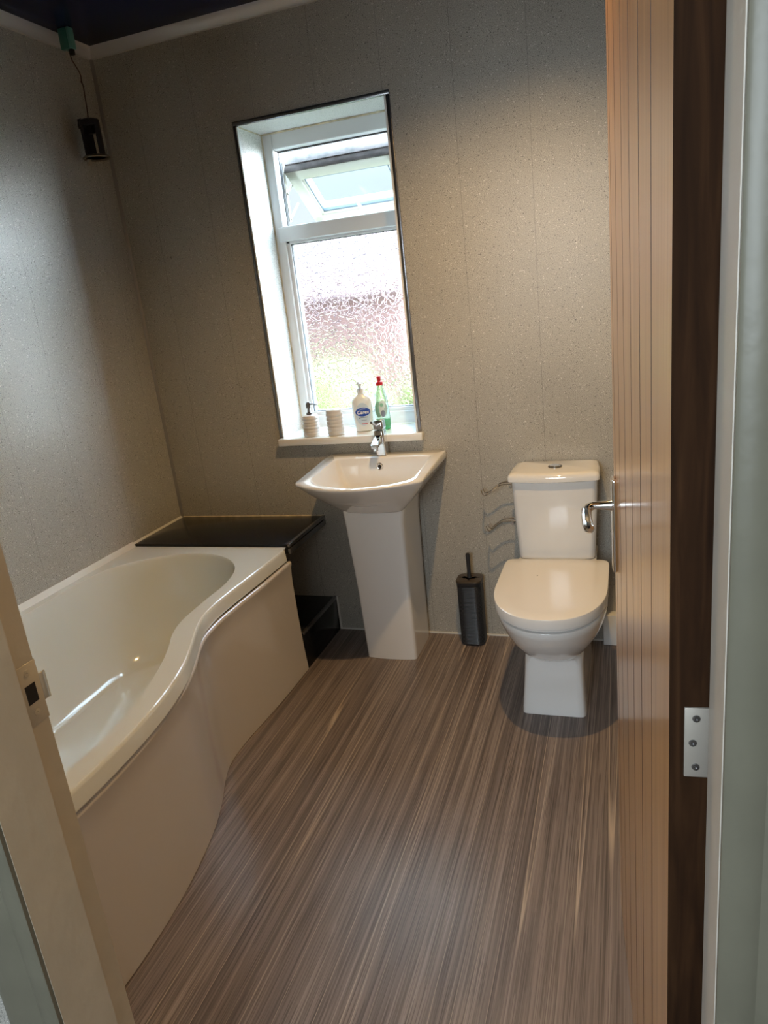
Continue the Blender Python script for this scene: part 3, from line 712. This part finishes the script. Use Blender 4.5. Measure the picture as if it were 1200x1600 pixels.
# ------------------------------------------------------------------ toilet roll holder: two wire arms on a bar
rh = thing('toilet_roll_holder', 'chrome wire toilet roll holder with two hooked arms left of the cistern', 'roll holder', (1.585, -0.01, 0.5))
bm = new(); tube(bm, [(1.586, -0.075, 0.700), (1.588, -0.075, 0.52)], 0.0028, 8); tube(bm, [(1.586, -0.075, 0.690), (1.586, -0.001, 0.690)], 0.0028, 8); tube(bm, [(1.588, -0.075, 0.545), (1.588, -0.001, 0.545)], 0.0028, 8)
tube(bm, [(1.586, -0.003, 0.690), (1.586, 0.0, 0.690)], 0.011, 14); tube(bm, [(1.588, -0.003, 0.545), (1.588, 0.0, 0.545)], 0.011, 14)
obj('wall_bar', bm, m_chrome, rh)
for dz, x1 in ((0.0, 1.463), (-0.150, 1.474)):
    bm = new(); z = 0.700 + dz
    for yy in (-0.055, -0.090):
        pts = catmull([(1.590, yy, z), (1.565, yy, z), (1.535, yy, z - 0.004), (1.515, yy, z - 0.016), (1.490, yy, z - 0.036), (1.473 + x1 - 1.463, yy, z - 0.043), (x1 + 0.001, yy, z - 0.038), (x1 - 0.004, yy, z - 0.024)], 4)
        tube(bm, pts, 0.0026, 8)
    tube(bm, [(x1 - 0.004, -0.055, z - 0.024), (x1 - 0.004, -0.090, z - 0.024)], 0.0026, 8)
    tube(bm, [(1.589, -0.055, z), (1.589, -0.090, z)], 0.003, 8)
    tube(bm, [(1.574, -0.060, z - 0.014), (1.574, -0.086, z - 0.014)], 0.006, 10)
    obj('wire_arm', bm, m_chrome, rh)

# ------------------------------------------------------------------ toilet brush
tb = thing('toilet_brush', 'charcoal toilet brush in a ribbed rounded square holder on the floor', 'toilet brush', (1.378, -0.062, 0))
bm = new(); rings = []
n = 0
hx, hy = 1.378, -0.062
def bring(k, z): return at(rrect(hx - 0.052 - k, hx + 0.052 + k, hy - 0.048 - k, hy + 0.048 + k, 0.030, 0, 4, 8), z)
rings.append(bring(-0.006, 0.001)); rings.append(bring(-0.003, 0.004))
z = 0.008
while z < 0.268:
    rings.append(bring(-0.0025, z)); rings.append(bring(-0.0008, z + 0.0025)); z += 0.006
rings += [bring(-0.002, 0.270), bring(0.0, 0.272), bring(0.0, 0.284)]
loft(bm, rings); obj('brush_holder', bm, m_brush, tb, sharp=60)
bm = new(); loft(bm, [bring(0.001, 0.284), bring(0.002, 0.287), bring(0.001, 0.292), bring(-0.004, 0.294), bring(-0.03, 0.295)]); obj('holder_lid', bm, m_brushlid, tb)
bm = new(); tube(bm, [(hx, hy, 0.293), (hx, hy, 0.300), (hx, hy, 0.33), (hx, hy, 0.392), (hx, hy, 0.400), (hx, hy, 0.403)], [0.010, 0.0085, 0.008, 0.0092, 0.008, 0.003], 16); obj('brush_handle', bm, m_brush, tb)

# ------------------------------------------------------------------ things on the sill
SZ = WZ0 + 0.0005
def ribbed(r, h, n, c):
    prof = [(0.001, 0), (r - 0.003, 0), (r - 0.001, 0.002)]
    st = (h - 0.008) / n
    for k in range(n):
        z = 0.004 + k * st
        prof += [(r - 0.0030, z), (r - 0.0006, z + st * 0.22), (r, z + st * 0.5), (r - 0.0006, z + st * 0.78), (r - 0.0030, z + st * 0.97)]
    return prof
sd = thing('soap_dispenser', 'ribbed cream ceramic soap dispenser with a metal pump at the left end of the sill', 'soap dispenser', (0.722, 0.020, SZ))
bm = new(); p = ribbed(0.037, 0.088, 6, 0) + [(0.034, 0.087), (0.030, 0.090), (0.014, 0.092), (0.001, 0.092)]
lathe(bm, p, (0.722, 0.020, SZ), 40); obj('dispenser_body', bm, m_rib, sd, sharp=60)
bm = new(); lathe(bm, [(0.001, 0.090), (0.0135, 0.090), (0.0135, 0.100), (0.008, 0.102), (0.006, 0.118), (0.011, 0.120), (0.011, 0.142), (0.009, 0.144), (0.001, 0.144)], (0.722, 0.020, SZ), 24)
tube(bm, [(0.722, 0.020, SZ + 0.136), (0.745, 0.012, SZ + 0.137), (0.772, 0.002, SZ + 0.133)], 0.0026, 8); obj('pump', bm, m_darkchrome, sd)
tu = thing('ribbed_tumbler', 'ribbed cream ceramic tumbler with a slotted top beside the soap dispenser', 'toothbrush holder', (0.834, 0.022, SZ))
bm = new(); p = ribbed(0.0365, 0.098, 6, 0) + [(0.034, 0.098), (0.034, 0.104), (0.031, 0.108), (0.001, 0.108)]
lathe(bm, p, (0.834, 0.022, SZ), 40); obj('tumbler_body', bm, m_rib, tu, sharp=60)
bm = new()
for a in (0.5, 2.6, 4.7):
    lathe(bm, [(0.001, 0.1078), (0.0085, 0.1078), (0.0085, 0.1092), (0.001, 0.1092)], (0.834 + 0.016 * cos(a), 0.022 + 0.014 * sin(a), SZ), 16)
obj('brush_slots', bm, m_whitelabel, tu)
# hand wash bottle
hwx, hwy, ang = 0.944, 0.075, radians(20)
hb = thing('handwash_bottle', 'white pump handwash bottle with a blue oval Carex label behind the tap', 'handwash bottle', (hwx, hwy, SZ))
bm = new(); rings = []
for z, a, b in ((0.0, 0.034, 0.020), (0.003, 0.038, 0.024), (0.05, 0.041, 0.026), (0.10, 0.044, 0.027), (0.128, 0.043, 0.026), (0.142, 0.036, 0.022), (0.150, 0.022, 0.017), (0.156, 0.014, 0.014), (0.166, 0.013, 0.013)):
    ring_ = []
    for i in range(40):
        q = 2 * pi * i / 40; c_, s_ = cos(q), sin(q); e = 2 / 2.8
        u, v = a * math.copysign(abs(c_) ** e, c_), b * math.copysign(abs(s_) ** e, s_)
        ring_.append((hwx + u * cos(ang) - v * sin(ang), hwy + u * sin(ang) + v * cos(ang), SZ + z))
    rings.append(ring_)
loft(bm, rings); obj('bottle_body', bm, m_soap, hb, sharp=50)
bm = new(); lathe(bm, [(0.014, 0.160), (0.0155, 0.162), (0.0155, 0.180), (0.013, 0.182), (0.0085, 0.183), (0.0075, 0.196), (0.013, 0.197), (0.0135, 0.208), (0.001, 0.210)], (hwx, hwy, SZ), 24)
tube(bm, [(hwx, hwy, SZ + 0.203), (hwx + 0.010, hwy - 0.022, SZ + 0.203), (hwx + 0.014, hwy - 0.034, SZ + 0.199)], 0.006, 10)
pm = obj('pump_head', bm, m_white, hb)
Lm = Matrix.Translation((hwx, hwy, SZ)) @ Matrix.Rotation(ang, 4, 'Z') @ Matrix.Rotation(pi / 2, 4, 'X')   # local xy on the front face, z toward viewer
def patch(f, d, n=40):
    """thin label sheet following outline f(i) on the bulging front"""
    b = new()
    def P(u, v, dd): 
        e = 2.8; a_, b_ = 0.044, 0.027 - 0.002 * max(0, (0.09 - v) / 0.09)
        uu = min(abs(u) / a_, 0.995); yy = b_ * (1 - uu ** e) ** (1 / e)
        return Lm @ Vector((u, v, yy + dd))
    pts = [f(2 * pi * i / n) for i in range(n)]
    c0 = (sum(p[0] for p in pts) / n, sum(p[1] for p in pts) / n)
    prev = None; R2 = []
    for s in (1.0, 0.75, 0.5, 0.25):
        R2.append([P(c0[0] + (p[0] - c0[0]) * s, c0[1] + (p[1] - c0[1]) * s, d) for p in pts])
    back = [P(p[0], p[1], -0.001) for p in pts]
    loft(b, [back] + R2)
    return b
lab = obj('label', patch(lambda a: (0.031 * cos(a), 0.072 + 0.046 * sin(a) * (1.0 if sin(a) < 0 else 1.10)), 0.0006), m_pale, hb)
obj('blue_oval', patch(lambda a: (0.0315 * cos(a), 0.084 + 0.0185 * sin(a)), 0.0011), m_blue, lab)
text_mesh('brand_text', 'Carex', 0.0205, m_text, lab, Lm @ Matrix.Translation((0, 0.0825, 0.0285)), 0.0007, 0.15, 0.0004)
text_mesh('brand_text', 'CUSSONS', 0.0055, m_text, lab, Lm @ Matrix.Translation((0, 0.096, 0.0282)), 0.0005)
def strip(u0, u1, v0, v1): 
    b = new(); q = [Lm @ Vector((x, y, zz)) for zz in (0.0258, 0.0284) for x, y in ((u0, v0), (u1, v0), (u1, v1), (u0, v1))]
    loft(b, [q[:4], q[4:]]); return b
obj('label_print', strip(-0.012, 0.018, 0.0600, 0.0625), m_ink, lab); obj('label_print', strip(-0.018, -0.013, 0.056, 0.062), m_ink, lab); obj('label_print', strip(-0.010, 0.013, 0.0485, 0.0500), m_ink, lab)
obj('pink_crescent', strip(-0.010, 0.016, 0.0325, 0.0355), m_pink, lab)
# washing-up liquid
dx_, dy_ = 1.027, 0.085
db = thing('washing_up_bottle', 'clear bottle of green washing up liquid with a red cap on the sill', 'washing up liquid', (dx_, dy_, SZ))
def bott(r0, zs, sy=0.62):
    b = new(); lathe(b, zs, (dx_, dy_, SZ), 36, sx=1.0, sy=sy); return b
full = [(0.024, 0.0), (0.030, 0.003), (0.033, 0.02), (0.0325, 0.06), (0.0305, 0.10), (0.0285, 0.13), (0.022, 0.158), (0.0145, 0.178), (0.0135, 0.190)]
obj('bottle_body', bott(0, full), m_clearplastic, db, sharp=60)
obj('liquid', bott(0, [(0.023, 0.0015), (0.0288, 0.004), (0.0318, 0.02), (0.0316, 0.046), (0.001, 0.046)]), m_green, db)
bm = new(); lathe(bm, [(0.0135, 0.186), (0.0150, 0.187), (0.0150, 0.200), (0.011, 0.203), (0.0075, 0.205), (0.0085, 0.214), (0.0095, 0.222), (0.007, 0.224), (0.001, 0.224)], (dx_, dy_, SZ), 24); obj('red_cap', bm, m_red, db)
def dpatch(cx0, cz0, a, b_, d, mat, nm):
    b = new(); n = 28; rings = []
    back = []
    for s in (1.0, 0.6, 0.2):
        rg = []
        for i in range(n):
            u = cx0 + a * s * cos(2 * pi * i / n); v = cz0 + b_ * s * sin(2 * pi * i / n)
            R0 = 0.0325 - max(0, v - 0.02) * 0.035
            rg.append((dx_ + u, dy_ - 0.62 * math.sqrt(max(1e-8, R0 ** 2 - u ** 2)) - d, SZ + v))
        rings.append(rg)
    loft(b, [[(x, y + d + 0.0005, z_) for x, y, z_ in rings[0]]] + rings)
    return obj(nm, b, mat, db)
dpatch(-0.010, 0.088, 0.016, 0.034, 0.0006, m_greenlabel, 'front_label')
dpatch(0.010, 0.090, 0.017, 0.036, 0.0008, m_whitelabel, 'back_label')
dpatch(0.006, 0.106, 0.0075, 0.008, 0.0012, m_greenlabel, 'round_mark')
dpatch(0.010, 0.070, 0.009, 0.014, 0.0012, m_ink, 'small_print')

# ------------------------------------------------------------------ broken downlight hanging from its transformer
tr = thing('transformer_box', 'teal transformer box hanging loose at the ceiling corner above the bath', 'transformer', (0.083, -0.2, 2.475))
bm = new(); box(bm, (0.056, -0.240, 2.430), (0.092, -0.212, 2.499), 0.003); obj('box_body', bm, m_teal, tr)
bm = new(); box(bm, (0.0925, -0.240, 2.430), (0.104, -0.212, 2.499), 0.003); obj('box_end', bm, m_teal2, tr)
bm = new(); tube(bm, catmull([(0.066, -0.225, 2.431), (0.062, -0.225, 2.418), (0.066, -0.225, 2.406), (0.071, -0.225, 2.418), (0.069, -0.225, 2.431)], 4), 0.0012, 6); obj('wire_clip', bm, m_steel, tr)
bm = new(); box(bm, (0.082, -0.232, 2.412), (0.098, -0.218, 2.431), 0.001); obj('terminal', bm, m_hole, tr)
hl = thing('downlight_fitting', 'broken black downlight fitting dangling on a thin wire in the corner', 'light fitting', (0.083, -0.2, 2.06))
bm = new(); tube(bm, catmull([(0.079, -0.225, 2.432), (0.079, -0.220, 2.40), (0.086, -0.20, 2.36), (0.087, -0.20, 2.33), (0.090, -0.20, 2.315), (0.088, -0.20, 2.28), (0.086, -0.20, 2.24), (0.082, -0.20, 2.205)], 5), 0.0021, 6); tube(bm, [(0.0855, -0.20, 2.332), (0.089, -0.203, 2.325)], 0.003, 6)
obj('hanging_wire', bm, m_wire, hl)
bm = new()
lx, ly = 0.083, -0.20
for a0, a1 in ((-0.5, 0.75), (2.0, 3.9), (4.2, 4.5)):
    n = 10; ring_o = []
    pts = [(lx + 0.038 * cos(a0 + (a1 - a0) * i / n), ly + 0.034 * sin(a0 + (a1 - a0) * i / n)) for i in range(n + 1)]
    ptsi = [(lx + 0.033 * cos(a1 - (a1 - a0) * i / n), ly + 0.029 * sin(a1 - (a1 - a0) * i / n)) for i in range(n + 1)]
    prism(bm, pts + ptsi, 'z', 2.072, 2.197)
lathe(bm, [(0.001, 2.180), (0.038, 2.180), (0.038, 2.200), (0.030, 2.204), (0.012, 2.205), (0.001, 2.205)], (lx, ly, 0), 28, sy=0.9)
box(bm, (lx - 0.046, ly - 0.01, 2.178), (lx - 0.034, ly + 0.006, 2.196), 0.001); box(bm, (lx - 0.040, ly - 0.015, 2.195), (lx - 0.024, ly + 0.01, 2.209), 0.001)
box(bm, (lx - 0.012, ly - 0.01, 2.155), (lx + 0.012, ly + 0.012, 2.182), 0.002)
obj('heat_sink', bm, m_lampblack, hl)
bm = new(); lathe(bm, [(0.034, 2.070), (0.050, 2.066), (0.052, 2.070), (0.048, 2.075), (0.036, 2.078), (0.034, 2.070)], (lx + 0.002, ly, 0), 36)
tube(bm, [(lx + 0.05, ly, 2.070), (lx + 0.046, ly + 0.008, 2.10)], 0.0012, 6); obj('bezel_ring', bm, m_lampring, hl)
bm = new(); box(bm, (lx - 0.032, ly - 0.02, 2.046), (lx - 0.018, ly - 0.008, 2.066), 0.001); obj('spring_clip', bm, m_steel, hl)

# ------------------------------------------------------------------ outside, seen through the patterned glass
GZ = -2.7
bm = new(); box(bm, (-40, 0.9, GZ - 0.2), (30, 60, GZ)); struct('floor_garden', bm, simple('lawn', (0.045, 0.052, 0.026), 0.95, var=0.4, vscale=1.2))
def brick():
    m, t, p = nt('red_brick'); tc = t.nodes.new('ShaderNodeTexCoord'); b = t.nodes.new('ShaderNodeTexBrick')
    mp = t.nodes.new('ShaderNodeMapping'); mp.inputs['Rotation'].default_value = (pi / 2, 0, 0); t.links.new(tc.outputs['Object'], mp.inputs['Vector']); t.links.new(mp.outputs['Vector'], b.inputs['Vector'])
    b.inputs['Color1'].default_value = (0.27, 0.125, 0.110, 1); b.inputs['Color2'].default_value = (0.23, 0.105, 0.092, 1); b.inputs['Mortar'].default_value = (0.18, 0.15, 0.14, 1); b.inputs['Scale'].default_value = 3
    t.links.new(b.outputs['Color'], p.inputs['Base Color']); p.inputs['Roughness'].default_value = 0.9
    return m
hs_ = thing('neighbouring_house', 'red brick house blurred behind the patterned glass', 'house', (-6.5, 15, GZ))
bm = new(); box(bm, (-11, 12, GZ), (-2.3, 18, 1.6)); obj('house_wall', bm, brick(), hs_)
bm = new(); prism(bm, [(11.7, 1.55), (18.3, 1.55), (15, 3.0)], 'x', -11.3, -2.0); obj('house_roof', bm, simple('red_roof_tiles', (0.15, 0.085, 0.08), 0.8, var=0.2, vscale=6), hs_)
def tree(nm, label, x, y, r, h, seed):
    random.seed(seed)
    t_ = thing(nm, label, 'tree', (x, y, GZ))
    bm = new(); tube(bm, [(x, y, GZ), (x + .05, y, GZ + h * 0.5), (x, y, GZ + h * 0.7)], [r * 0.10, r * 0.07, r * 0.04], 10); obj('trunk', bm, m_walnut, t_)
    bm = new()
    for k in range(26):
        a, b_ = random.uniform(0, 2 * pi), random.uniform(-0.6, 1)
        q = Vector((cos(a) * math.sqrt(1 - min(1, b_ * b_)), sin(a) * math.sqrt(1 - min(1, b_ * b_)), b_)) * r * random.uniform(0.4, 0.75)
        mt = Matrix.Translation(Vector((x, y, GZ + h * 0.68)) + q)
        vs = bmesh.ops.create_icosphere(bm, subdivisions=2, radius=r * random.uniform(0.28, 0.42), matrix=mt)['verts']
        for v in vs: v.co += Vector([random.uniform(-1, 1) * r * 0.03 for _ in range(3)])
    obj('foliage', bm, simple('foliage', (0.11, 0.12, 0.03), 0.8, var=0.4, vscale=4), t_)
tree('garden_tree', 'yellow green shrubby tree blurred low behind the patterned glass', -3.4, 9.6, 1.5, 2.5, 3)
tree('garden_tree', 'green tree blurred at the right behind the patterned glass', -0.3, 8.0, 1.15, 3.1, 5)
